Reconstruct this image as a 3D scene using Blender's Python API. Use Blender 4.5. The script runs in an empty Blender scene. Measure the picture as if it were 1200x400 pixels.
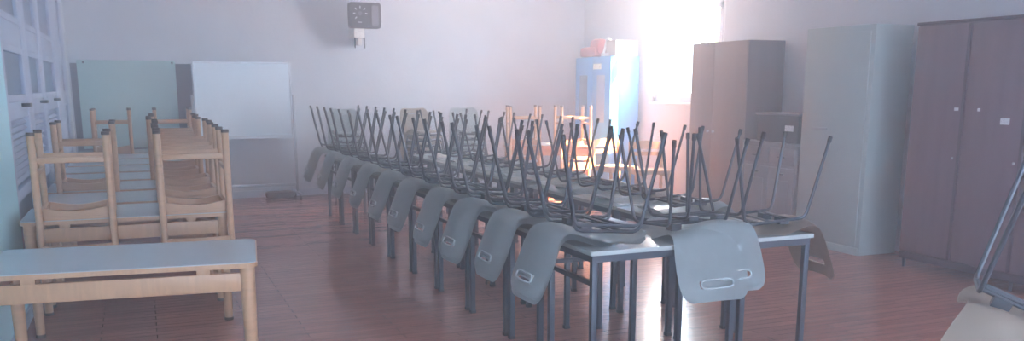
import bpy, bmesh, math, random
from mathutils import Vector, Matrix
PI = math.pi
S = bpy.context.scene
COL = S.collection
random.seed(7)

# ------------------------------------------------------------ camera, sky, sun, exposure
cd = bpy.data.cameras.new('camera'); cam = bpy.data.objects.new('camera', cd); COL.objects.link(cam)
S.camera = cam
cd.sensor_width = 36.0
cd.lens = 36.0 * 1037.0 / 1200.0
cd.shift_y = 111.0 / 1200.0
cd.clip_start = 0.05
cam.location = (0, 0, 1.58)
cam.rotation_euler = (PI/2 - 0.201, 0, -0.394)

W = bpy.data.worlds.new('sky'); S.world = W; W.use_nodes = True
wn = W.node_tree.nodes; wl = W.node_tree.links
bg = wn['Background']; bg.inputs[0].default_value = (0.60, 0.77, 1.0, 1); bg.inputs[1].default_value = 5.2

sd = bpy.data.lights.new('sun', 'SUN'); sun = bpy.data.objects.new('sun', sd); COL.objects.link(sun)
sd.energy = 90.0; sd.angle = math.radians(1.2); sd.color = (1.0, 0.60, 0.34)
al = bpy.data.lights.new('window_daylight', 'AREA'); alo = bpy.data.objects.new('window_daylight', al); COL.objects.link(alo)
al.shape = 'RECTANGLE'; al.size = 1.7; al.size_y = 1.75; al.energy = 165.0; al.color = (0.76, 0.89, 1.0)
alo.location = (7.05, 10.12, 2.2); alo.rotation_euler = Vector((-1, -.12, -.1)).to_track_quat('-Z', 'Y').to_euler()
sun.rotation_euler = Vector((-0.62, 0.56, -0.98)).to_track_quat('-Z', 'Y').to_euler()

S.view_settings.view_transform = 'Standard'; S.view_settings.look = 'None'
S.view_settings.gamma = 1.0; S.view_settings.use_curve_mapping = False
S.view_settings.exposure = 1.15
S.cycles.use_denoising = True
S.cycles.max_bounces = 10; S.cycles.diffuse_bounces = 6; S.cycles.volume_bounces = 1
S.cycles.transparent_max_bounces = 12

# ------------------------------------------------------------ materials
def srgb(c):
    return tuple(((x/255)/12.92 if x/255 <= .04045 else ((x/255+.055)/1.055)**2.4) for x in c) + (1,)

def mat(name, col, rough=.5, metal=0, noise=0.0, scale=8.0, bump=0.0, stretch=(1, 1, 1), spec=.5):
    m = bpy.data.materials.new(name); m.use_nodes = True
    nt = m.node_tree; p = nt.nodes['Principled BSDF']
    c = srgb(col)
    p.inputs['Base Color'].default_value = c
    p.inputs['Roughness'].default_value = rough; p.inputs['Metallic'].default_value = metal
    p.inputs['Specular IOR Level'].default_value = spec
    tc = nt.nodes.new('ShaderNodeTexCoord'); mp = nt.nodes.new('ShaderNodeMapping')
    mp.inputs['Scale'].default_value = stretch
    nz = nt.nodes.new('ShaderNodeTexNoise'); nz.inputs['Scale'].default_value = scale
    nz.inputs['Detail'].default_value = 5
    nt.links.new(tc.outputs['Object'], mp.inputs[0]); nt.links.new(mp.outputs[0], nz.inputs['Vector'])
    r = nt.nodes.new('ShaderNodeValToRGB')
    r.color_ramp.elements[0].position = .3; r.color_ramp.elements[1].position = .7
    a = max(noise, .01)
    r.color_ramp.elements[0].color = tuple(x*(1-a) for x in c[:3]) + (1,)
    r.color_ramp.elements[1].color = tuple(min(1, x*(1+a)) for x in c[:3]) + (1,)
    nt.links.new(nz.outputs['Fac'], r.inputs[0]); nt.links.new(r.outputs[0], p.inputs['Base Color'])
    if bump:
        b = nt.nodes.new('ShaderNodeBump'); b.inputs['Strength'].default_value = bump
        b.inputs['Distance'].default_value = .01
        nt.links.new(nz.outputs['Fac'], b.inputs['Height']); nt.links.new(b.outputs[0], p.inputs['Normal'])
    return m

M = {}
M['plaster'] = mat('plaster', (202, 204, 212), .85, noise=.03, scale=3, bump=.05)
M['ceiling'] = mat('ceiling_paint', (215, 213, 212), .9)
M['skirting'] = mat('skirting_paint', (190, 196, 208), .5)
M['shell'] = mat('grey_plastic', (176, 184, 186), .38, noise=.03, scale=20)
M['shell_beige'] = mat('beige_plastic', (172, 156, 142), .38, noise=.03, scale=20)
M['tube'] = mat('grey_steel_tube', (66, 68, 76), .38, metal=.35)
M['cap'] = mat('dark_rubber', (48, 46, 50), .7)
M['laminate'] = mat('pale_laminate', (178, 184, 182), .22, noise=.03, scale=5)
M['desk_frame'] = mat('desk_steel', (64, 70, 82), .4, metal=.25)
M['wood'] = mat('beech_wood', (190, 146, 112), .42, noise=.10, scale=3, stretch=(2, 2, 14))
M['wood_h'] = mat('beech_board', (188, 143, 108), .40, noise=.10, scale=3, stretch=(14, 2, 2))
M['woodcap'] = mat('brown_rubber', (70, 52, 46), .7)
M['table_grey'] = mat('grey_laminate', (176, 186, 192), .25, noise=.03, scale=4)
M['oak_front'] = mat('tan_wood_veneer', (156, 134, 126), .45, noise=.08, scale=3, stretch=(2, 2, .3))
M['oak_side'] = mat('grey_brown_veneer', (122, 108, 110), .5, noise=.08, scale=3, stretch=(2, 2, .3))
M['grey_steel'] = mat('grey_green_enamel', (165, 176, 178), .45, noise=.02)
M['wardrobe'] = mat('dark_plum_veneer', (112, 88, 98), .42, noise=.12, scale=4, stretch=(3, 3, .3))
M['wardrobe_edge'] = mat('dark_edge_trim', (78, 62, 72), .5)
M['low_front'] = mat('grey_painted_wood', (140, 134, 138), .5, noise=.04)
M['black'] = mat('black_plastic', (52, 52, 60), .4)
M['paper'] = mat('white_paper', (225, 226, 230), .8)
M['blue'] = mat('blue_enamel', (62, 142, 212), .4, noise=.03)
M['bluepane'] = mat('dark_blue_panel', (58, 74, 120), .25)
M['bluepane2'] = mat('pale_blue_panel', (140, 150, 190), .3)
M['red'] = mat('faded_red_fabric', (190, 90, 90), .8, noise=.1)
M['card'] = mat('cardboard', (190, 172, 160), .8, noise=.05)
M['white_plastic'] = mat('white_plastic', (226, 222, 220), .4)
M['alu'] = mat('aluminium', (168, 172, 180), .35, metal=.6)
M['board'] = mat('whiteboard_enamel', (196, 206, 216), .18, noise=.01)
M['greenboard'] = mat('pale_green_board', (178, 204, 204), .35, noise=.02)
M['proj'] = mat('dark_grey_plastic', (74, 72, 80), .5)
M['proj2'] = mat('mid_grey_plastic', (120, 118, 130), .5)
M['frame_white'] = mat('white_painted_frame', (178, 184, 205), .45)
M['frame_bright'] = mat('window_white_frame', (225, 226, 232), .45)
M['blind'] = mat('closed_grey_blind', (120, 130, 158), .35, noise=.06, scale=2)
M['strap'] = mat('brown_bag_fabric', (86, 66, 66), .9)
M['leaf'] = mat('leaf_green', (90, 120, 90), .7, noise=.3, scale=6)
M['bark'] = mat('bark', (96, 80, 66), .9)
M['ground'] = mat('pale_paving', (190, 188, 180), .9, noise=.05)

def floor_mat():
    m = bpy.data.materials.new('red_brown_parquet'); m.use_nodes = True
    nt = m.node_tree; N = nt.nodes; L = nt.links; p = N['Principled BSDF']
    tc = N.new('ShaderNodeTexCoord')
    mp = N.new('ShaderNodeMapping'); mp.inputs['Scale'].default_value = (1, 1, 1)
    L.new(tc.outputs['Object'], mp.inputs[0])
    br = N.new('ShaderNodeTexBrick')
    br.inputs['Scale'].default_value = 1.0
    br.inputs['Brick Width'].default_value = 0.9; br.inputs['Row Height'].default_value = 0.085
    br.inputs['Mortar Size'].default_value = 0.0025; br.offset = .37
    br.inputs['Color1'].default_value = srgb((186, 124, 110)); br.inputs['Color2'].default_value = srgb((168, 108, 98))
    br.inputs['Mortar'].default_value = srgb((124, 78, 72)); br.inputs['Bias'].default_value = 0
    L.new(mp.outputs[0], br.inputs['Vector'])
    mp2 = N.new('ShaderNodeMapping'); mp2.inputs['Scale'].default_value = (1.2, 14, 1)
    L.new(tc.outputs['Object'], mp2.inputs[0])
    nz = N.new('ShaderNodeTexNoise'); nz.inputs['Scale'].default_value = 2.2; nz.inputs['Detail'].default_value = 6
    L.new(mp2.outputs[0], nz.inputs['Vector'])
    mx = N.new('ShaderNodeMixRGB'); mx.blend_type = 'MULTIPLY'; mx.inputs[0].default_value = .55
    rp = N.new('ShaderNodeValToRGB'); rp.color_ramp.elements[0].color = (.55, .55, .55, 1); rp.color_ramp.elements[0].position = .3
    rp.color_ramp.elements[1].color = (1.15, 1.15, 1.15, 1); rp.color_ramp.elements[1].position = .7
    L.new(nz.outputs['Fac'], rp.inputs[0]); L.new(br.outputs['Color'], mx.inputs[1]); L.new(rp.outputs[0], mx.inputs[2])
    L.new(mx.outputs[0], p.inputs['Base Color'])
    rr = N.new('ShaderNodeMapRange'); rr.inputs[3].default_value = .14; rr.inputs[4].default_value = .26
    L.new(nz.outputs['Fac'], rr.inputs[0]); L.new(rr.outputs[0], p.inputs['Roughness'])
    bp = N.new('ShaderNodeBump'); bp.inputs['Strength'].default_value = .14; bp.inputs['Distance'].default_value = .004
    mp3 = N.new('ShaderNodeMapping'); mp3.inputs['Scale'].default_value = (2.0, 9, 1)
    L.new(tc.outputs['Object'], mp3.inputs[0])
    n3 = N.new('ShaderNodeTexNoise'); n3.inputs['Scale'].default_value = 1.6
    L.new(mp3.outputs[0], n3.inputs['Vector'])
    L.new(n3.outputs['Fac'], bp.inputs['Height']); L.new(bp.outputs[0], p.inputs['Normal'])
    p.inputs['Specular IOR Level'].default_value = .6
    return m
M['floor'] = floor_mat()

def dado_mat():
    # plaster painted pale cyan up to 1.87 m
    m = bpy.data.materials.new('wall_paint_cyan_below_187cm'); m.use_nodes = True
    nt = m.node_tree; N = nt.nodes; L = nt.links; p = N['Principled BSDF']; p.inputs['Roughness'].default_value = .5
    tc = N.new('ShaderNodeTexCoord'); sp = N.new('ShaderNodeSeparateXYZ'); L.new(tc.outputs['Object'], sp.inputs[0])
    gt = N.new('ShaderNodeMath'); gt.operation = 'GREATER_THAN'; gt.inputs[1].default_value = 1.87
    L.new(sp.outputs['Z'], gt.inputs[0])
    mx = N.new('ShaderNodeMixRGB'); mx.inputs[1].default_value = srgb((186, 230, 240)); mx.inputs[2].default_value = srgb((202, 204, 212))
    L.new(gt.outputs[0], mx.inputs[0]); L.new(mx.outputs[0], p.inputs['Base Color'])
    return m
M['dado'] = dado_mat()

def glass_mat():
    m = bpy.data.materials.new('window_glass'); m.use_nodes = True
    nt = m.node_tree; N = nt.nodes; L = nt.links; N.remove(N['Principled BSDF'])
    t = N.new('ShaderNodeBsdfTransparent'); g = N.new('ShaderNodeBsdfGlossy'); g.inputs['Roughness'].default_value = .02
    mx = N.new('ShaderNodeMixShader'); mx.inputs[0].default_value = .06
    L.new(t.outputs[0], mx.inputs[1]); L.new(g.outputs[0], mx.inputs[2]); L.new(mx.outputs[0], N['Material Output'].inputs[0])
    return m
M['glass'] = glass_mat()

# ------------------------------------------------------------ mesh helpers
def box(bm, x0, x1, y0, y1, z0, z1, bev=0, mtx=None):
    vs = [bm.verts.new((x, y, z)) for z in (z0, z1) for y in (y0, y1) for x in (x0, x1)]
    fs = [(0, 2, 3, 1), (4, 5, 7, 6), (0, 1, 5, 4), (2, 6, 7, 3), (0, 4, 6, 2), (1, 3, 7, 5)]
    faces = [bm.faces.new([vs[i] for i in f]) for f in fs]
    if bev:
        es = list({e for f in faces for e in f.edges})
        r = bmesh.ops.bevel(bm, geom=es, offset=bev, segments=2, affect='EDGES', profile=.5)
        vs = list({v for f in r['faces'] for v in f.verts} | {v for v in vs if v.is_valid})
    if mtx is not None:
        bmesh.ops.transform(bm, matrix=mtx, verts=vs)
    return vs

def tube(bm, pts, r, n=8, r2=None, caps=True):
    pts = [Vector(p) for p in pts]
    rs = [r + ((r2 if r2 is not None else r) - r) * i / (len(pts)-1) for i in range(len(pts))]
    rings = []
    ref = None
    for i, p in enumerate(pts):
        if i == 0: t = (pts[1]-p)
        elif i == len(pts)-1: t = (p-pts[i-1])
        else: t = (pts[i+1]-p).normalized() + (p-pts[i-1]).normalized()
        t.normalize()
        if ref is None:
            ref = Vector((0, 0, 1)) if abs(t.z) < .9 else Vector((1, 0, 0))
        a = (ref - t*ref.dot(t)).normalized(); b = t.cross(a); ref = a
        rings.append([bm.verts.new(p + (a*math.cos(2*PI*k/n) + b*math.sin(2*PI*k/n))*rs[i]) for k in range(n)])
    for A, B in zip(rings, rings[1:]):
        for k in range(n):
            bm.faces.new((A[k], A[(k+1) % n], B[(k+1) % n], B[k]))
    if caps:
        bm.faces.new(rings[0][::-1]); bm.faces.new(rings[-1])

def curve_pts(pts, rad, n=4):
    """polyline with rounded corners"""
    pts = [Vector(p) for p in pts]; out = [pts[0]]
    for i in range(1, len(pts)-1):
        a, b, c = pts[i-1], pts[i], pts[i+1]
        d1 = (a-b).normalized()*rad; d2 = (c-b).normalized()*rad
        for k in range(n+1):
            t = k/n
            out.append((b+d1)*(1-t)**2 + b*2*t*(1-t) + (b+d2)*t**2)
    out.append(pts[-1]); return out

def prism(bm, outline, z0, z1):
    lo = [bm.verts.new((x, y, z0)) for x, y in outline]; hi = [bm.verts.new((x, y, z1)) for x, y in outline]
    bm.faces.new(lo[::-1]); bm.faces.new(hi); n = len(lo)
    for i in range(n): bm.faces.new((lo[i], lo[(i+1) % n], hi[(i+1) % n], hi[i]))

def rrect(x0, x1, y0, y1, r, n=5):
    out = []
    for cx, cy, a in ((x1-r, y0+r, -PI/2), (x1-r, y1-r, 0), (x0+r, y1-r, PI/2), (x0+r, y0+r, PI)):
        for k in range(n+1):
            t = a + PI/2*k/n; out.append((cx+r*math.cos(t), cy+r*math.sin(t)))
    return out

def mesh(name, bm, m, smooth=False):
    bmesh.ops.recalc_face_normals(bm, faces=bm.faces)
    me = bpy.data.meshes.new(name); bm.to_mesh(me); bm.free(); me.materials.append(m)
    if smooth:
        for p in me.polygons: p.use_smooth = True
        try: me.set_sharp_from_angle(angle=math.radians(40))
        except Exception: pass
    return me

def obj(name, bm, m, parent=None, smooth=False):
    o = bpy.data.objects.new(name, mesh(name, bm, m, smooth)); COL.objects.link(o)
    if parent: o.parent = parent
    return o

def bobj(name, m, parent, *boxes, bev=0):
    bm = bmesh.new()
    for b in boxes: box(bm, *b, bev=bev)
    return obj(name, bm, m, parent, smooth=bool(bev))

def tag(o, label, cat, group=None):
    o['label'] = label; o['category'] = cat
    if group: o['group'] = group
    return o

def thing(name, label, cat, loc=(0, 0, 0), rz=0, group=None):
    o = bpy.data.objects.new(name, None); COL.objects.link(o); o.location = loc; o.rotation_euler = (0, 0, rz)
    o.empty_display_size = .1
    return tag(o, label, cat, group)

def struct(name, m, *boxes, parent=None):
    o = bobj(name, m, parent, *boxes)
    if parent is None: o['kind'] = 'structure'
    return o

def dup(root, loc, rot, label, group=None):
    r = root.copy(); COL.objects.link(r); r.location = loc; r.rotation_euler = rot; r['label'] = label
    if group: r['group'] = group
    for ch in list(root.children):
        c = ch.copy(); COL.objects.link(c); c.parent = r
        for g in list(ch.children):
            d = g.copy(); COL.objects.link(d); d.parent = c
    return r

# ------------------------------------------------------------ the room (x right, y deep)
XL, XR, YB, YF, ZC = -0.80, 6.68, 13.05, -3.0, 3.3
struct('floor', M['floor'], (XL-1.2, XR+.2, YF, YB+.2, -.1, 0))
struct('ceiling', M['ceiling'], (XL-.3, XR+.2, YF-3.4, YB+.2, ZC, ZC+.1))  # unseen overhang past the floor added to keep sun off the near end
struct('wall_back', M['plaster'], (XL-.3, XR+.2, YB, YB+.2, 0, ZC))
WY0, WY1, WZ0, WZ1 = 9.3, 10.93, 1.35, 3.05
struct('wall_right', M['plaster'],
       (XR, XR+.2, YF-3.4, WY0, 0, ZC), (XR, XR+.2, WY1, YB, 0, ZC), (XR, XR+.2, WY0, WY1, 0, WZ0), (XR, XR+.2, WY0, WY1, WZ1, ZC))  # wall also carried past the floor, out of view, to block the sun
struct('wall_left', M['dado'], (XL-.3, XL, YF, 6.78, 0, ZC))
struct('baseboard_back', M['skirting'], (XL, XR, YB-.015, YB, 0, .10))
struct('baseboard_left', M['skirting'], (XL, XL+.015, YF, 6.78, 0, .10))
struct('baseboard_right', M['skirting'], (XR-.015, XR, YF, YB, 0, .10))

# right window with frame, transom and panes
bm = bmesh.new()
fx0, fx1 = XR+.02, XR+.09
for a in ((WY0, WY0+.07, WZ0, WZ1), (WY1-.07, WY1, WZ0, WZ1), (WY0, WY1, WZ0, WZ0+.07), (WY0, WY1, WZ1-.06, WZ1), (WY0, WY1, 2.58, 2.67)):
    box(bm, fx0, fx1, *a, bev=.006)
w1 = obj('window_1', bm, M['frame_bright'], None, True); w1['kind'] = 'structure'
bobj('window_sash', M['frame_bright'], w1, (fx0-.01, fx1-.01, WY1-.14, WY1-.07, WZ0+.07, 2.58), (fx0-.01, fx1-.01, WY0+.07, WY0+.13, WZ0+.07, 2.58),
     (fx0-.01, fx1-.01, WY0+.07, WY1-.07, WZ0+.07, WZ0+.12), (fx0-.01, fx1-.01, WY0+.07, WY1-.07, 2.52, 2.58))
bobj('pane', M['glass'], w1, (fx0+.03, fx0+.035, WY0+.1, WY1-.1, WZ0+.1, 2.55), (fx0+.03, fx0+.035, WY0+.05, WY1-.05, 2.65, 3.0))
bobj('window_sill', M['frame_bright'], w1, (XR-.04, XR+.2, WY0-.03, WY1+.03, WZ0-.03, WZ0), bev=.005)

# left window partition: white frames with closed grey blinds behind the panes
w2 = bpy.data.objects.new('window_2', None); COL.objects.link(w2); w2['kind'] = 'structure'
xw = XL-.025
cols = [(6.86, 8.02), (8.38, 9.32), (9.62, 10.95), (11.95, 12.35)]
rowz = [(1.46, 1.86), (2.03, 2.62), (2.74, 3.2)]
bm = bmesh.new()
edges_y = [6.78, 6.86, 8.02, 8.38, 9.32, 9.62, 10.95, 11.95, 12.35, 12.72]
for i in range(0, len(edges_y), 2):                                   # posts
    box(bm, xw-.06, XL, edges_y[i], edges_y[i+1], 0, ZC, bev=.008)
for (a, b) in cols:                                                   # rails
    for z0, z1 in ((0, .16), (.78, .86), (1.34, 1.46), (1.86, 2.03), (2.62, 2.74), (3.2, ZC)):
        box(bm, xw-.05, XL-.008, a-.02, b+.02, z0, z1, bev=.006)
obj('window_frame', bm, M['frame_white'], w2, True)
for a, b in cols:                                                     # casements in their frames
    for z0, z1 in rowz:
        bm = bmesh.new(); t = .05
        for q in ((a, a+t, z0, z1), (b-t, b, z0, z1), (a+t, b-t, z0, z0+t), (a+t, b-t, z1-t, z1)):
            box(bm, xw-.01, XL-.004, *q, bev=.004)
        cs = obj('casement', bm, M['frame_white'], w2, True)
        bobj('pane', M['glass'], cs, (xw+.004, xw+.007, a+t, b-t, z0+t, z1-t))
    bobj('blind', M['blind'], w2, (xw-.012, xw-.006, a, b, 1.4, 3.25))
    if a < 11:
        bobj('window_latch', M['black'], w2, (XL-.01, XL+.05, (a+b)/2+.2, (a+b)/2+.34, 1.42, 1.445))
    # lower panel: louvre and a recessed board
    bm = bmesh.new(); z = .90
    while z < 1.32:
        v = box(bm, -.016, .016, a+.02, b-.02, -.005, .005, mtx=Matrix.Translation((xw-.01, 0, z)) @ Matrix.Rotation(.7, 4, 'Y')); z += .045
    obj('louvre', bm, M['frame_white'], w2)
    bobj('lower_panel', M['blind'], w2, (xw-.05, xw-.02, a, b, .16, 1.34))
struct('wall_left_end', M['plaster'], (XL-.3, XL, 12.72, YB, 0, ZC))
bpy.data.objects['wall_left_end'].name = 'wall_left_return'
struct('wall_left_outer', M['plaster'], (XL-.3, xw-.08, 6.78, 12.72, 0, ZC))

# outside the window
struct('ground_outside', M['ground'], (XR+.2, XR+30, 2, 40, -.3, -.2))
def tree(x, y, s, label):
    t = thing('garden_tree', label, 'tree', (x, y, -.2), 0, None)
    bm = bmesh.new(); tube(bm, [(0, 0, 0), (.05, 0, 1.0*s), (0, .1, 2.2*s)], .12*s, 8, .05*s); obj('trunk', bm, M['bark'], t, True)
    bm = bmesh.new(); rnd = random.Random(int(x*10))
    for i in range(900):
        d = Vector((rnd.gauss(0, 1), rnd.gauss(0, 1), rnd.gauss(0, 1))).normalized()*(.3+.7*rnd.random())*s
        p = Vector((d.x*.9, d.y*.9, 2.5*s+d.z*1.1)); a = Vector((rnd.gauss(0, 1), rnd.gauss(0, 1), rnd.gauss(0, 1))).normalized()*.09*s
        b = a.orthogonal().normalized()*.05*s
        vs = [bm.verts.new(p+q) for q in (a, b, -a, -b)]; bm.faces.new(vs)
    obj('crown', bm, M['leaf'], t)
tree(15.5, 21.5, 1.0, 'leafy garden tree blurred in the glare beyond the window')

# ------------------------------------------------------------ plastic chair (modelled as it hangs: upside down, seat on a desk)
def shell_mesh(matr, name):
    prof = [(-.41, .035), (-.385, .014), (-.34, .008), (-.25, .012), (-.17, .018), (-.10, .036), (-.04, .056), (.005, .072), (.05, .080), (.092, .070), (.124, .044),
            (.145, .006), (.162, -.035), (.180, -.085), (.200, -.135), (.217, -.175), (.233, -.215), (.244, -.243), (.252, -.266), (.258, -.282)]
    # resample smoothly
    P = [Vector((a, 0, b)) for a, b in prof]
    wid = [.165, .19, .20, .205, .205, .205, .203, .198, .196, .198, .202, .208, .213, .216, .217, .216, .212, .203, .185, .150]
    U = [-1, -.94, -.85, -.7, -.55, -.5, -.42, -.2, 0, .2, .42, .5, .55, .7, .85, .94, 1]
    bm = bmesh.new(); G = []
    for i, p in enumerate(P):
        t = (P[min(i+1, len(P)-1)] - P[max(i-1, 0)]).normalized(); nrm = Vector((-t.z, 0, t.x))  # away from the sitter
        row = []
        for u in U:
            q = p + Vector((0, u*wid[i], 0)) - nrm*(.030*u*u if 2 < i else .012*u*u)
            row.append(bm.verts.new(q))
        G.append(row)
    for i in range(len(P)-1):
        for k in range(len(U)-1):
            if i in (15, ) and -.5 <= (U[k]+U[k+1])/2 <= .5: continue     # the hand slot in the backrest
            bm.faces.new((G[i][k], G[i+1][k], G[i+1][k+1], G[i][k+1]))
    bmesh.ops.solidify(bm, geom=bm.faces[:], thickness=.008)
    me = mesh(name, bm, matr, True)
    return me
# lateral y, outward x, up z
def make_chair():
    root = thing('school_chair', 'x', 'chair')
    sh = bpy.data.objects.new('seat_shell', shell_mesh(M['shell'], 'seat_shell')); COL.objects.link(sh); sh.parent = root
    sh.modifiers.new('sub', 'SUBSURF').levels = 1; sh.modifiers['sub'].render_levels = 1
    bm = bmesh.new()                                             # rim round the hand slot
    pts = []
    for k in range(20):
        a = 2*PI*k/20; c, s = math.cos(a), math.sin(a)
        y = (.088 + .02*abs(c)**3*0)*(1 if c > 0 else -1)*abs(c)**.35; zz = .017*(1 if s > 0 else -1)*abs(s)**.7
        pts.append((.2255-zz*.55-.0075*(y/.2)**2, y*1.12, -.195+zz*1.25))
    tube(bm, pts+[pts[0]], .006, 6, caps=False); rim = obj('hand_slot_rim', bm, M['shell'], root, True)
    bm = bmesh.new()                                             # side bars under the seat and two cross bars
    for s in (-1, 1):
        tube(bm, [(-.33, s*.175, .062), (-.02, s*.175, .088)], .009)
    tube(bm, [(-.27, -.175, .068), (-.27, .175, .068)], .0085); tube(bm, [(-.08, -.175, .084), (-.08, .175, .084)], .0085)
    tube(bm, [(-.20, -.175, .074), (-.20, .175, .074)], .007)
    for s in (-1, 1): box(bm, -.11, -.05, s*.09-.03, s*.09+.03, .048, .086)
    obj('frame', bm, M['tube'], root, True)
    for s in (-1, 1):
        for top, base in (((-.47, s*.225, .545), (-.33, s*.175, .062)), ((.11, s*.225, .545), (-.02, s*.175, .088))):
            bm = bmesh.new()
            into = (-.26, s*.175, .071) if top[0] < 0 else (-.09, s*.175, .083)
            b2 = (base[0] + (-.035 if top[0] < 0 else .035), base[1], base[2]-.001)
            pts = curve_pts([into, b2, top], .045, 4); tube(bm, pts, .0092, 8)
            lg = obj('leg', bm, M['tube'], root, True)
            d = (Vector(top)-Vector(b2)).normalized(); bm = bmesh.new()
            tube(bm, [Vector(top)-d*.030, Vector(top)+d*.005], .012, 8); obj('foot_cap', bm, M['cap'], lg, True)
    return root
CH = make_chair(); CH_used = [False]
TOP = .752
def chair(x, y, z, rz, label, group=None, flip=False, beige=False, roll=0.0):
    rot = (PI if flip else roll, 0, rz)
    if not CH_used[0]:
        CH_used[0] = True; CH.location = (x, y, z); CH.rotation_euler = rot; CH['label'] = label
        if group: CH['group'] = group
        r = CH
    else: r = dup(CH, (x, y, z), rot, label, group)
    if group is None and 'group' in r: del r['group']
    if beige:
        for c in r.children:
            if c.name.startswith(('seat_shell', 'hand_slot')):
                c.data = c.data.copy(); c.data.materials[0] = M['shell_beige']
    return r
def pair(x, y, rz, lab, group, shift=(.0, .05), beige=False):
    """two chairs nested on one place of the desk"""
    jit = random.uniform(-.04, .04)
    a = chair(x, y, TOP, rz+jit, 'lower one of the nested ' + lab, group, beige=beige)
    ox = Matrix.Rotation(rz, 3, 'Z') @ Vector((.022+shift[0], shift[1], 0))
    b = chair(x+ox.x, y+ox.y, TOP+.038, rz+jit, 'upper one of the nested ' + lab, group, beige=beige)

# ------------------------------------------------------------ steel framed desks
def make_desk(w, l, name='school_desk'):
    t = thing(name, 'x', 'desk')
    bm = bmesh.new(); prism(bm, rrect(-w/2, w/2, -l/2, l/2, .015, 3), .728, .750); obj('desk_top', bm, M['laminate'], t)
    bm = bmesh.new(); i = .018; d = .028
    for a in ((-w/2+i, w/2-i, -l/2+i, -l/2+i+d), (-w/2+i, w/2-i, l/2-i-d, l/2-i), (-w/2+i, -w/2+i+d, -l/2+i+d, l/2-i-d), (w/2-i-d, w/2-i, -l/2+i+d, l/2-i-d)):
        box(bm, *a, .688, .728)
    obj('under_frame', bm, M['desk_frame'], t)
    bm = bmesh.new(); box(bm, -w/2+i+.005, -w/2+i+.025, -l/2+i+d, l/2-i-d, .56, .585)
    obj('book_rail', bm, M['desk_frame'], t)
    for sx in (-1, 1):
        for sy in (-1, 1):
            bm = bmesh.new(); cx, cy = sx*(w/2-i-.016), sy*(l/2-i-.016); h = .0165
            box(bm, cx-h, cx+h, cy-h, cy+h, .012, .69, bev=.003)
            lg = obj('leg', bm, M['desk_frame'], t, True)
            bm = bmesh.new(); box(bm, cx-h-.002, cx+h+.002, cy-h-.002, cy+h+.002, 0, .02); obj('foot_cap', bm, M['cap'], lg)
    return t
DK = make_desk(.50, .69)
G_D = 'steel framed desks pushed together in a long block'
DK.location = (2.29, 5.40, 0)
DK['label'] = 'steel desk under the left chairs, second from the near end'; DK['group'] = G_D
ordw = ['third', 'fourth', 'fifth', 'sixth', 'seventh', 'eighth', 'ninth', 'tenth']
for i, y in enumerate([6.12, 6.84, 7.56, 8.30, 9.03, 9.76, 10.49]):
    dup(DK, (2.29, y, 0), (0, 0, 0), 'steel desk under the left chairs, %s from the near end' % ordw[i], G_D)
for i, y in enumerate([4.27, 5.0, 5.73, 6.46, 7.19, 7.92, 8.65, 9.38, 10.11]):
    lab = 'pale topped steel desk at the near right corner of the block' if i == 0 else 'steel desk under the right chairs, %s from the near end' % (['second']+ordw)[i-1]
    dup(DK, (3.25, y, 0), (0, 0, 0), lab, G_D)
D2 = make_desk(.93, .58)
D2.location = (2.525, 4.20, 0); D2['group'] = G_D
D2['label'] = 'wide pale topped steel desk at the near left corner of the block'
dup(DK, (2.39, 4.79, 0), (0, 0, PI/2), 'grey steel desk set crosswise just behind the wide near desk', G_D)

# chairs hung over the left side
left_v = [4.22, 4.80, 5.38, 6.02, 6.74, 7.40, 8.15, 8.98, 9.80, 10.62]
nm = ['nearest', 'second nearest', 'third nearest', 'fourth nearest', 'fifth nearest', 'fifth farthest', 'fourth farthest', 'third farthest', 'second farthest', 'farthest']
for i, y in enumerate(left_v):
    pair(2.05 if y < 5 else 2.02, y, PI, 'grey chairs hung over the left side, %s place' % nm[i], 'chairs hung over the left side of the desks', (0, .045))
# right side
right_v = [4.30, 4.98, 5.62, 6.28, 6.95, 7.65, 8.35, 9.05, 9.75]
nr = ['nearest', 'second nearest', 'third nearest', 'fourth nearest', 'middle', 'fourth farthest', 'third farthest', 'second farthest', 'farthest']
for i, y in enumerate(right_v):
    if i == 0:
        chair(3.45, y-.17, TOP, -.12, 'beige grey plastic chair hung alone over the near right corner of the desks', 'chairs hung over the right side of the desks', beige=True)
    else:
        chair(3.47, y, TOP, random.uniform(-.05, .05), 'grey chair hung over the right side of the desk block, %s place' % nr[i], 'chairs hung over the right side of the desks')
# front end
chair(2.745, 4.0, TOP, -PI/2-.02, 'pale grey chair hung over the near end of the desks, facing the camera', 'chairs hung over the near end')
chair(2.875, 4.03, TOP+.030, -PI/2+.02, 'grey chair nested just right of the pale one at the near end', 'chairs hung over the near end')

# foreground nested pair on a desk at the lower right
dup(DK, (3.09, 1.95, 0), (0, 0, -.87+PI/2), 'grey steel desk at the lower right corner carrying the foreground chairs')
fg = (2.65, 1.975)
chair(fg[0], fg[1], TOP, PI+.7, 'beige chair with steel legs cropped by the bottom right corner', None, beige=True, roll=-.38)

# stacks of upright chairs by the back wall
for k, (x, y, rz, beige, n, w) in enumerate([(2.62, 12.35, PI/2-.05, False, 6, 'grey chairs left of the beige stack'), (3.66, 12.30, PI/2+.1, True, 6, 'beige chairs by the back wall'),
                                 (4.38, 12.3, PI/2-.12, False, 6, 'grey chairs right of the beige stack')]):
    pos = ['lowest', 'second lowest', 'third lowest', 'third highest', 'second highest', 'topmost']
    for i in range(n):
        off = Matrix.Rotation(rz, 3, 'Z') @ Vector((-.012*i, 0, 0))
        chair(x+off.x, y+off.y, .552+.083*i, rz, '%s chair in the stack of %s' % (pos[i], w), 'chairs stacked by the back wall', flip=True, beige=beige)

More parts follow.
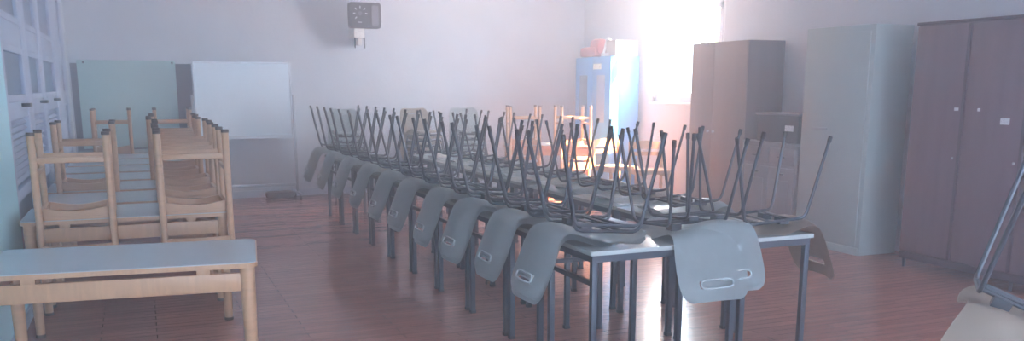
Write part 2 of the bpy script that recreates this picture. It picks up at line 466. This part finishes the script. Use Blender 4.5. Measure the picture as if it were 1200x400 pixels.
# ------------------------------------------------------------ wooden tables and chairs
def make_table(w, d, H=.75):
    t = thing('wooden_table', 'x', 'table')
    bm = bmesh.new(); prism(bm, rrect(-w/2, w/2, -d/2, d/2, .05), H-.026, H-.004)
    obj('table_edge', bm, M['wood_h'], t)
    bm = bmesh.new(); prism(bm, rrect(-w/2+.006, w/2-.006, -d/2+.006, d/2-.006, .045), H-.004, H); top = obj('table_top', bm, M['table_grey'], t)
    bm = bmesh.new(); q = .075; a0, a1 = H-.145, H-.055
    for b in ((-w/2+q, w/2-q, -d/2+q-.04, -d/2+q-.015), (-w/2+q, w/2-q, d/2-q+.015, d/2-q+.04), (-w/2+q-.04, -w/2+q-.015, -d/2+q, d/2-q), (w/2-q+.015, w/2-q+.04, -d/2+q, d/2-q)):
        box(bm, *b, a0, a1, bev=.004)
    obj('apron', bm, M['wood_h'], t, True)
    for x in (-w/2+.25, w/2-.25):
        for y in (-d/2+.045, d/2-.045): bobj('spacer_block', M['wood_h'], t, (x-.03, x+.03, y-.012, y+.012, a1, H-.026))
    for sx in (-1, 1):
        for sy in (-1, 1):
            bm = bmesh.new(); tube(bm, [(sx*(w/2-.05), sy*(d/2-.05), z) for z in (.01, .35, H-.026)], .026, 14, .036)
            lg = obj('leg', bm, M['wood'], t, True)
            bm = bmesh.new(); tube(bm, [(sx*(w/2-.05), sy*(d/2-.05), 0), (sx*(w/2-.05), sy*(d/2-.05), .02)], .030, 12); obj('foot_cap', bm, M['woodcap'], lg, True)
    return t

def make_wchair():
    t = thing('wooden_chair', 'x', 'chair'); w = .195; L = .545
    bm = bmesh.new(); prism(bm, rrect(-.40, .005, -w-.01, w+.01, .04), .002, .020); obj('seat', bm, M['wood_h'], t)
    bm = bmesh.new()                                               # seat rails with an arched lower edge
    for x in (-.36, -.015):
        n = 12
        for k in range(n):
            y0 = -w+.02+(2*w-.04)*k/n; y1 = -w+.02+(2*w-.04)*(k+1)/n
            zz = [.078-.024*math.cos(PI*(y/(w-.02))/2) for y in (y0, y1)]
            vs = [bm.verts.new(p) for p in ((x-.011, y0, .02), (x-.011, y1, .02), (x-.011, y1, zz[1]), (x-.011, y0, zz[0]), (x+.011, y0, .02), (x+.011, y1, .02), (x+.011, y1, zz[1]), (x+.011, y0, zz[0]))]
            for f in ((0, 1, 2, 3), (7, 6, 5, 4), (3, 2, 6, 7), (0, 4, 5, 1)): bm.faces.new([vs[i] for i in f])
            if k == 0: bm.faces.new([vs[i] for i in (0, 3, 7, 4)])
            if k == n-1: bm.faces.new([vs[i] for i in (1, 5, 6, 2)])
    for s in (-1, 1): box(bm, -.36, -.01, s*(w-.011)-.011, s*(w-.011)+.011, .02, .075)
    obj('seat_rail', bm, M['wood_h'], t)
    bm = bmesh.new()
    for x, z in ((-.375, .375), (.02, .375)): box(bm, x-.009, x+.009, -w, w, z-.018, z+.018, bev=.004)
    for s in (-1, 1): box(bm, -.37, .02, s*w-.009, s*w+.009, .28, .31, bev=.004)
    obj('stretcher', bm, M['wood_h'], t, True)
    for s in (-1, 1):
        for kind in (0, 1):
            bm = bmesh.new()
            if kind == 0: pts = [(-.378, s*(w+.008), z) for z in (.004, .25, L-.012)]
            else: pts = [(.055, s*(w+.012), -.33), (.036, s*(w+.012), -.15), (.026, s*(w+.012), 0), (.026, s*(w+.012), .25), (.026, s*(w+.012), L-.012)]
            tube(bm, pts, .020, 12, .0225); lg = obj('leg', bm, M['wood'], t, True)
            bm = bmesh.new(); e = Vector(pts[-1]); tube(bm, [e-Vector((0, 0, .008)), e+Vector((0, 0, .012))], .0245, 12); obj('foot_cap', bm, M['woodcap'], lg, True)
    for z0, z1 in ((-.325, -.235), (-.20, -.15)):
        bm = bmesh.new(); n = 12; R = []
        for k in range(n+1):
            y = -w+2*w*k/n; c = math.cos(PI*y/w/2); x = .050+.035*c; e = .018*c
            R.append([bm.verts.new(p) for p in ((x-.007, y, z0-e*(z0 < -.3)), (x+.007, y, z0-e*(z0 < -.3)), (x+.007, y, z1), (x-.007, y, z1))])
        for A, B in zip(R, R[1:]):
            for i in range(4): bm.faces.new((A[i], A[(i+1) % 4], B[(i+1) % 4], B[i]))
        bm.faces.new(R[0]); bm.faces.new(R[-1][::-1]); obj('back_board', bm, M['wood_h'], t, True)
    return t
T1 = make_table(1.25, .70)
GT = 'grey topped wooden tables along the left wall'
T1.location = (-.115, 4.71, 0); T1.rotation_euler = (0, 0, -.11); T1['label'] = 'empty beech table with a grey top in the near left corner'; T1['group'] = GT
WC = make_wchair(); first = True
rows = [6.12, 6.96, 7.80, 8.64, 9.48, 10.32, 11.16, 12.0]
tn = ['nearest', 'second nearest', 'third nearest', 'fourth nearest', 'fourth farthest', 'third farthest', 'second farthest', 'farthest']
def wchair(x, y, z, rz, label, group, flip=False):
    global first
    rot = (PI if flip else 0, 0, rz)
    if first:
        first = False; WC.location = (x, y, z); WC.rotation_euler = rot; WC['label'] = label; WC['group'] = group; return WC
    return dup(WC, (x, y, z), rot, label, group)
for i, y in enumerate(rows):
    dup(T1, (-.11, y+.36, 0), (0, 0, 0), 'beech table under upturned wooden chairs by the left wall, %s one' % tn[i], GT)
    for x, s in ((-.41, 'left'), (.30, 'right')):
        if i not in ((0, 2, 7) if s == 'left' else (0, 1, 2, 3, 4, 7)): continue
        jx = random.uniform(-.02, .02) if i else 0
        wchair(x+jx+(.10 if i == 7 else 0), y-.002, .752, -PI/2, 'upturned beech chair on the %s half of the %s table bearing chairs' % (s, tn[i]), 'upturned wooden chairs on the left tables')

# wooden table with two upturned chairs before the blue cabinet
ra = -.40
cx, cy = 5.40, 11.66
e1 = Vector((math.cos(ra), math.sin(ra), 0)); e2 = Vector((-math.sin(ra), math.cos(ra), 0))
dup(T1, (cx, cy, 0), (0, 0, ra), 'sunlit beech table before the blue cabinet, bearing two upturned chairs', 'wooden tables at the back')
for s, n in ((-.33, 'left'), (.38, 'right')):
    p = Vector((cx, cy, 0)) + e1*s - e2*.352
    wchair(p.x, p.y, .752, -PI/2+ra+(.12 if s < 0 else .2), 'upturned wooden chair, %s one on the table before the blue cabinet' % n, 'upturned chairs at the back')
wchair(5.78, 10.55, .53, PI/2+.1, 'sunlit upright wooden chair glowing in front of the blue cabinet', 'upright wooden chairs', flip=True)
wchair(6.02, 9.95, .53, PI/2-.3, 'upright wooden chair under the window beside the tan cupboard', 'upright wooden chairs', flip=True)

# ------------------------------------------------------------ cupboards along the right wall (front at x = 6.14)
def knob(x, y, z, parent, m, r=.014):
    bm = bmesh.new(); tube(bm, [(x, y, z), (x-.012, y, z), (x-.028, y, z)], r*.6, 10, r); obj('knob', bm, m, parent, True)
XF = 6.14
# blue cabinet
c = thing('blue_cabinet', 'tall blue metal cabinet with dark door panels in the far right corner', 'cabinet', (0, 0, 0))
y0, y1, z1 = 11.17, 12.26, 1.98
bobj('body', M['blue'], c, (XF+.02, 6.60, y0, y1, .06, z1), bev=.006)
bobj('plinth', M['cap'], c, (XF+.05, 6.58, y0+.02, y1-.02, 0, .06))
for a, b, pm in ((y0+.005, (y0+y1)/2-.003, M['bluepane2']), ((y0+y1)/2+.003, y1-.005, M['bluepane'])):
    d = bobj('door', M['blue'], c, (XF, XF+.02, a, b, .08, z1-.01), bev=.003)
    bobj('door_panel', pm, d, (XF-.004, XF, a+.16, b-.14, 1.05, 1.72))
    bobj('door_handle', M['alu'], d, (XF-.03, XF, (a if a > y0+.1 else b-.04)+.01, (a if a > y0+.1 else b-.04)+.03, .95, 1.08), bev=.004)
bobj('paper_label', M['paper'], c, (XF-.006, XF-.001, y0+.28, y0+.52, 1.80, 1.88))
for z in (1.86, .8): bobj('hinge', M['black'], c, (XF+.03, XF+.05, y0-.006, y0, z, z+.05))
# on top of it
bm = bmesh.new()
box(bm, 6.17, 6.42, 11.72, 12.22, z1, z1+.15, bev=.05)
box(bm, 6.2, 6.40, 11.68, 11.98, z1+.02, z1+.26, bev=.07)
tag(obj('red_bag', bm, M['red'], None, True), 'faded red cloth bundle on top of the blue cabinet', 'bag')
t = thing('white_iron', 'white looped plastic appliance on the blue cabinet beside the cardboard box', 'appliance', (6.28, 11.52, z1))
bm = bmesh.new(); tube(bm, curve_pts([(0, .14, .02), (0, .02, .26), (0, -.07, .24), (0, -.10, .02)], .05, 5), .020, 8); obj('handle', bm, M['white_plastic'], t, True)
bm = bmesh.new(); prism(bm, [(-.06, -.14), (.06, -.14), (.06, .1), (0, .2), (-.06, .1)], 0, .05); obj('body', bm, M['white_plastic'], t)
t = thing('cardboard_box', 'pale cardboard box on top of the blue cabinet', 'box', (6.40, 11.34, z1))
bobj('carton', M['card'], t, (-.18, .18, -.155, .13, 0, .21), bev=.003)
bobj('flap', M['card'], t, (-.185, .185, -.16, -.02, .21, .216), (-.185, .185, .0, .135, .21, .216))

# tan wooden cupboard
c = thing('tan_cupboard', 'tall tan wooden two-door cupboard right of the window', 'cupboard')
y0, y1, z1 = 8.12, 9.17, 2.06
bobj('carcass', M['oak_side'], c, (XF+.02, 6.64, y0, y1, .05, z1))
bobj('plinth', M['wardrobe_edge'], c, (XF+.04, 6.62, y0+.01, y1-.01, 0, .05))
for i, (a, b) in enumerate(((y0+.002, y0+.60), (y0+.605, y1-.002))):
    d = bobj('door', M['oak_front'], c, (XF, XF+.02, a, b, .06, z1-.005), bev=.002)
    knob(XF, (b-.05) if i == 0 else (a+.05), 1.05, d, M['alu'])
# low drawer cupboard with the black box on it
c = thing('low_cupboard', 'low grey cupboard with drawers between the tan and the grey cupboards', 'cupboard')
y0, y1, z1 = 7.24, 8.10, .96
bobj('carcass', M['low_front'], c, (XF+.02, 6.62, y0, y1, .04, z1), bev=.002)
bobj('worktop', M['low_front'], c, (XF-.02, 6.63, y0-.0, y1+.0, z1, z1+.03), bev=.006)
ym = (y0+y1)/2
for a, b in ((y0+.03, ym-.01), (ym+.01, y1-.03)):
    d = bobj('drawer', M['low_front'], c, (XF, XF+.02, a, b, .76, .93), bev=.006)
    bobj('handle', M['black'], d, (XF-.022, XF, (a+b)/2-.05, (a+b)/2+.05, .835, .85), bev=.003)
    d = bobj('door', M['low_front'], c, (XF, XF+.02, a, b, .08, .73), bev=.006)
    bobj('door_panel', M['low_front'], d, (XF-.008, XF, a+.06, b-.06, .16, .60), bev=.006)
    bobj('handle', M['black'], d, (XF-.022, XF, (a+b)/2-.05, (a+b)/2+.05, .66, .675), bev=.003)
t = thing('black_box', 'black boxy appliance with a white sticker on the low cupboard', 'appliance')
bobj('body', M['black'], t, (6.17, 6.56, 7.27, 7.93, .99, 1.27), bev=.008)
bobj('lid', M['proj2'], t, (6.15, 6.58, 7.25, 7.95, 1.27, 1.29), bev=.004)
bobj('sticker', M['paper'], t, (6.166, 6.169, 7.34, 7.47, 1.11, 1.17))
# grey cupboard
c = thing('grey_cupboard', 'tall pale grey metal cupboard in the middle of the right wall', 'cupboard')
y0, y1, z1 = 6.30, 7.20, 2.12
bobj('carcass', M['grey_steel'], c, (XF+.01, 6.60, y0, y1, .0, z1), bev=.005)
d = bobj('tambour_door', M['grey_steel'], c, (XF, XF+.012, y0+.05, y1-.03, .09, z1-.06), bev=.003)
bobj('door_handle', M['alu'], d, (XF-.018, XF, y0+.52, y0+.72, 1.15, 1.175), bev=.004)
bobj('plinth', M['grey_steel'], c, (XF-.002, XF+.012, y0+.02, y1-.02, .0, .07), bev=.002)
# dark wardrobe
c = thing('dark_wardrobe', 'large dark plum-brown wooden wardrobe on short legs at the right edge', 'wardrobe')
y0, y1, z1 = 4.14, 5.82, 2.07; xf = 6.14
bobj('carcass', M['wardrobe'], c, (xf+.02, 6.64, y0, y1, .14, z1))
bobj('cornice', M['wardrobe_edge'], c, (xf-.01, 6.65, y0-.01, y1+.005, z1, z1+.025), bev=.004)
bobj('base_rail', M['wardrobe_edge'], c, (xf+.0, xf+.03, y0, y1, .08, .14), bev=.003)
yy = [y1, 5.28, 4.72, y0]
for i in range(3):
    d = bobj('door', M['wardrobe'], c, (xf, xf+.02, yy[i+1]+.004, yy[i]-.004, .15, z1-.01), bev=.002)
    bobj('edge_strip', M['wardrobe_edge'], d, (xf-.006, xf+.0, yy[i+1]+.004, yy[i+1]+.03, .15, z1-.01))
    bobj('lock', M['alu'], d, (xf-.01, xf, yy[i+1]+.06, yy[i+1]+.075, .98, 1.0), bev=.002)
for x in (xf+.03, 6.60):
    for y in (y0+.06, 4.72, y1-.04):
        bm = bmesh.new(); tube(bm, [(x, y, .14), (x, y, 0)], .02, 8, .012); obj('leg', bm, M['wardrobe_edge'], c, True)
bobj('paper_label', M['paper'], c, (xf-.004, xf-.001, 5.335, 5.375, 1.375, 1.40))
bobj('paper_label', M['paper'], c, (xf-.004, xf-.001, 5.13, 5.155, 1.375, 1.40))
bobj('paper_label', M['paper'], c, (xf-.004, xf-.001, 4.86, 4.94, 1.28, 1.33))

# ------------------------------------------------------------ things on and before the back wall
t = thing('pale_green_board', 'pale green writing board mounted on the back wall at the left', 'board')
bobj('panel', M['greenboard'], t, (-.70, .50, YB-.030, YB-.012, .75, 1.90), bev=.003)
bobj('sheet_behind_panel', mat('dark_grey_sheet', (112, 112, 128), .7), t, (XL+.02, .70, YB-.012, YB-.001, .70, 1.86))  # dark grey sheet, shows as strips beside the green panel
for x in (-.62, .46):
    bm = bmesh.new(); tube(bm, [(x, YB-.030, 1.87), (x, YB-.040, 1.87)], .014, 8); obj('screw', bm, M['black'], t, True)

t = thing('whiteboard_stand', 'rolling whiteboard on an aluminium stand before the back wall', 'whiteboard', (0, 12.74, 0))
x0, x1 = .70, 1.97
bobj('board_surface', M['board'], t, (x0+.015, x1-.015, -.008, .008, .90, 1.865))
bobj('board_frame', M['alu'], t, (x0, x1, -.014, .014, 1.862, 1.885), (x0, x1, -.014, .014, .875, .90), (x0, x0+.018, -.014, .014, .90, 1.862), (x1-.018, x1, -.014, .014, .90, 1.862))
bobj('pen_tray', M['alu'], t, (x0, x1, -.07, -.014, .86, .875), (x0, x1, -.074, -.068, .86, .89))
for x in (x0-.03, x1+.03):
    bobj('upright', M['alu'], t, (x-.016, x+.016, -.016, .016, .10, 1.45), bev=.003)
    ft = bobj('foot', M['alu'], t, (x-.018, x+.018, -.28, .26, .075, .10), bev=.004)
    for yy_ in (-.25, .23):
        bm = bmesh.new(); tube(bm, [(x-.012, yy_, .034), (x+.012, yy_, .034)], .034, 14); obj('caster', bm, M['black'], ft, True)
bobj('cross_bar', M['alu'], t, (x0-.03, x1+.03, -.012, .012, .185, .22), bev=.003)
bm = bmesh.new(); box(bm, 1.55, 1.95, -.02, .16, .0, .10, bev=.04)
o = tag(obj('dark_bag', bm, M['strap'], None, True), 'small dark brown bag on the floor at the right foot of the whiteboard', 'bag'); o.location = (.02, 12.58, 0)
o.location.y = 12.79

# wall unit above: dark box with dial marks, on a white bracket
t = thing('wall_projector', 'dark grey box with white dial marks mounted high on the back wall', 'projector', (3.02, 12.72, 2.53))
bm = bmesh.new(); prism(bm, rrect(-.22, .23, -.17, .18, .04), 0, .10)
bmesh.ops.rotate(bm, verts=bm.verts, cent=(0, 0, 0), matrix=Matrix.Rotation(PI/2, 3, 'X')); obj('case', bm, M['proj'], t, True)
bm = bmesh.new(); prism(bm, rrect(.10, .195, -.13, .14, .02), 0, .006)
bmesh.ops.rotate(bm, verts=bm.verts, cent=(0, 0, 0), matrix=Matrix.Rotation(PI/2, 3, 'X')); bmesh.ops.translate(bm, verts=bm.verts, vec=(0, -.10, 0)); obj('side_panel', bm, M['proj2'], t)
bm = bmesh.new()
for a in range(0, 360, 45):
    if a in (270, 315): continue
    rr = .085; ca, sa = math.cos(math.radians(a)), math.sin(math.radians(a))
    box(bm, -.016, .016, -.004, 0, -.006, .006, mtx=Matrix.Translation((-.065+rr*ca, -.10, .03+rr*sa)) @ Matrix.Rotation(-math.radians(a), 4, 'Y'))
box(bm, -.10, -.045, -.104, -.10, -.095, -.085)
obj('dial_marks', bm, M['paper'], t)
bm = bmesh.new(); tube(bm, [(-.065, -.10, .03), (-.065, -.108, .03)], .028, 16); obj('dial_knob', bm, M['proj2'], t, True)
bobj('bracket', M['white_plastic'], t, (-.15, .0, -.06, .31, -.30, -.17), (-.09, -.03, .0, .31, -.40, -.17), bev=.008)
for x in (-.135, .0):
    bm = bmesh.new(); tube(bm, [(x, -.02, -.17), (x, -.03, -.44)], .010, 8); obj('cable_arm', bm, M['proj'], t, True)

# ------------------------------------------------------------ thin added haze imitating the veiling glare of the window
hm = bpy.data.materials.new('glare_air'); hm.use_nodes = True
nt = hm.node_tree; nt.nodes.remove(nt.nodes['Principled BSDF'])
vs = nt.nodes.new('ShaderNodeVolumeScatter'); vs.inputs['Color'].default_value = (.93, .95, 1, 1)
vs.inputs['Density'].default_value = .035; vs.inputs['Anisotropy'].default_value = .55
nt.links.new(vs.outputs[0], nt.nodes['Material Output'].inputs['Volume'])
bm = bmesh.new(); box(bm, XL+.002, XR-.002, YF+.01, YB-.002, .001, ZC-.001)
hz = obj('haze', bm, hm); hz['kind'] = 'stuff'; hz['label'] = 'thin pale haze added for window glare, filling the whole classroom'; hz['category'] = 'haze'
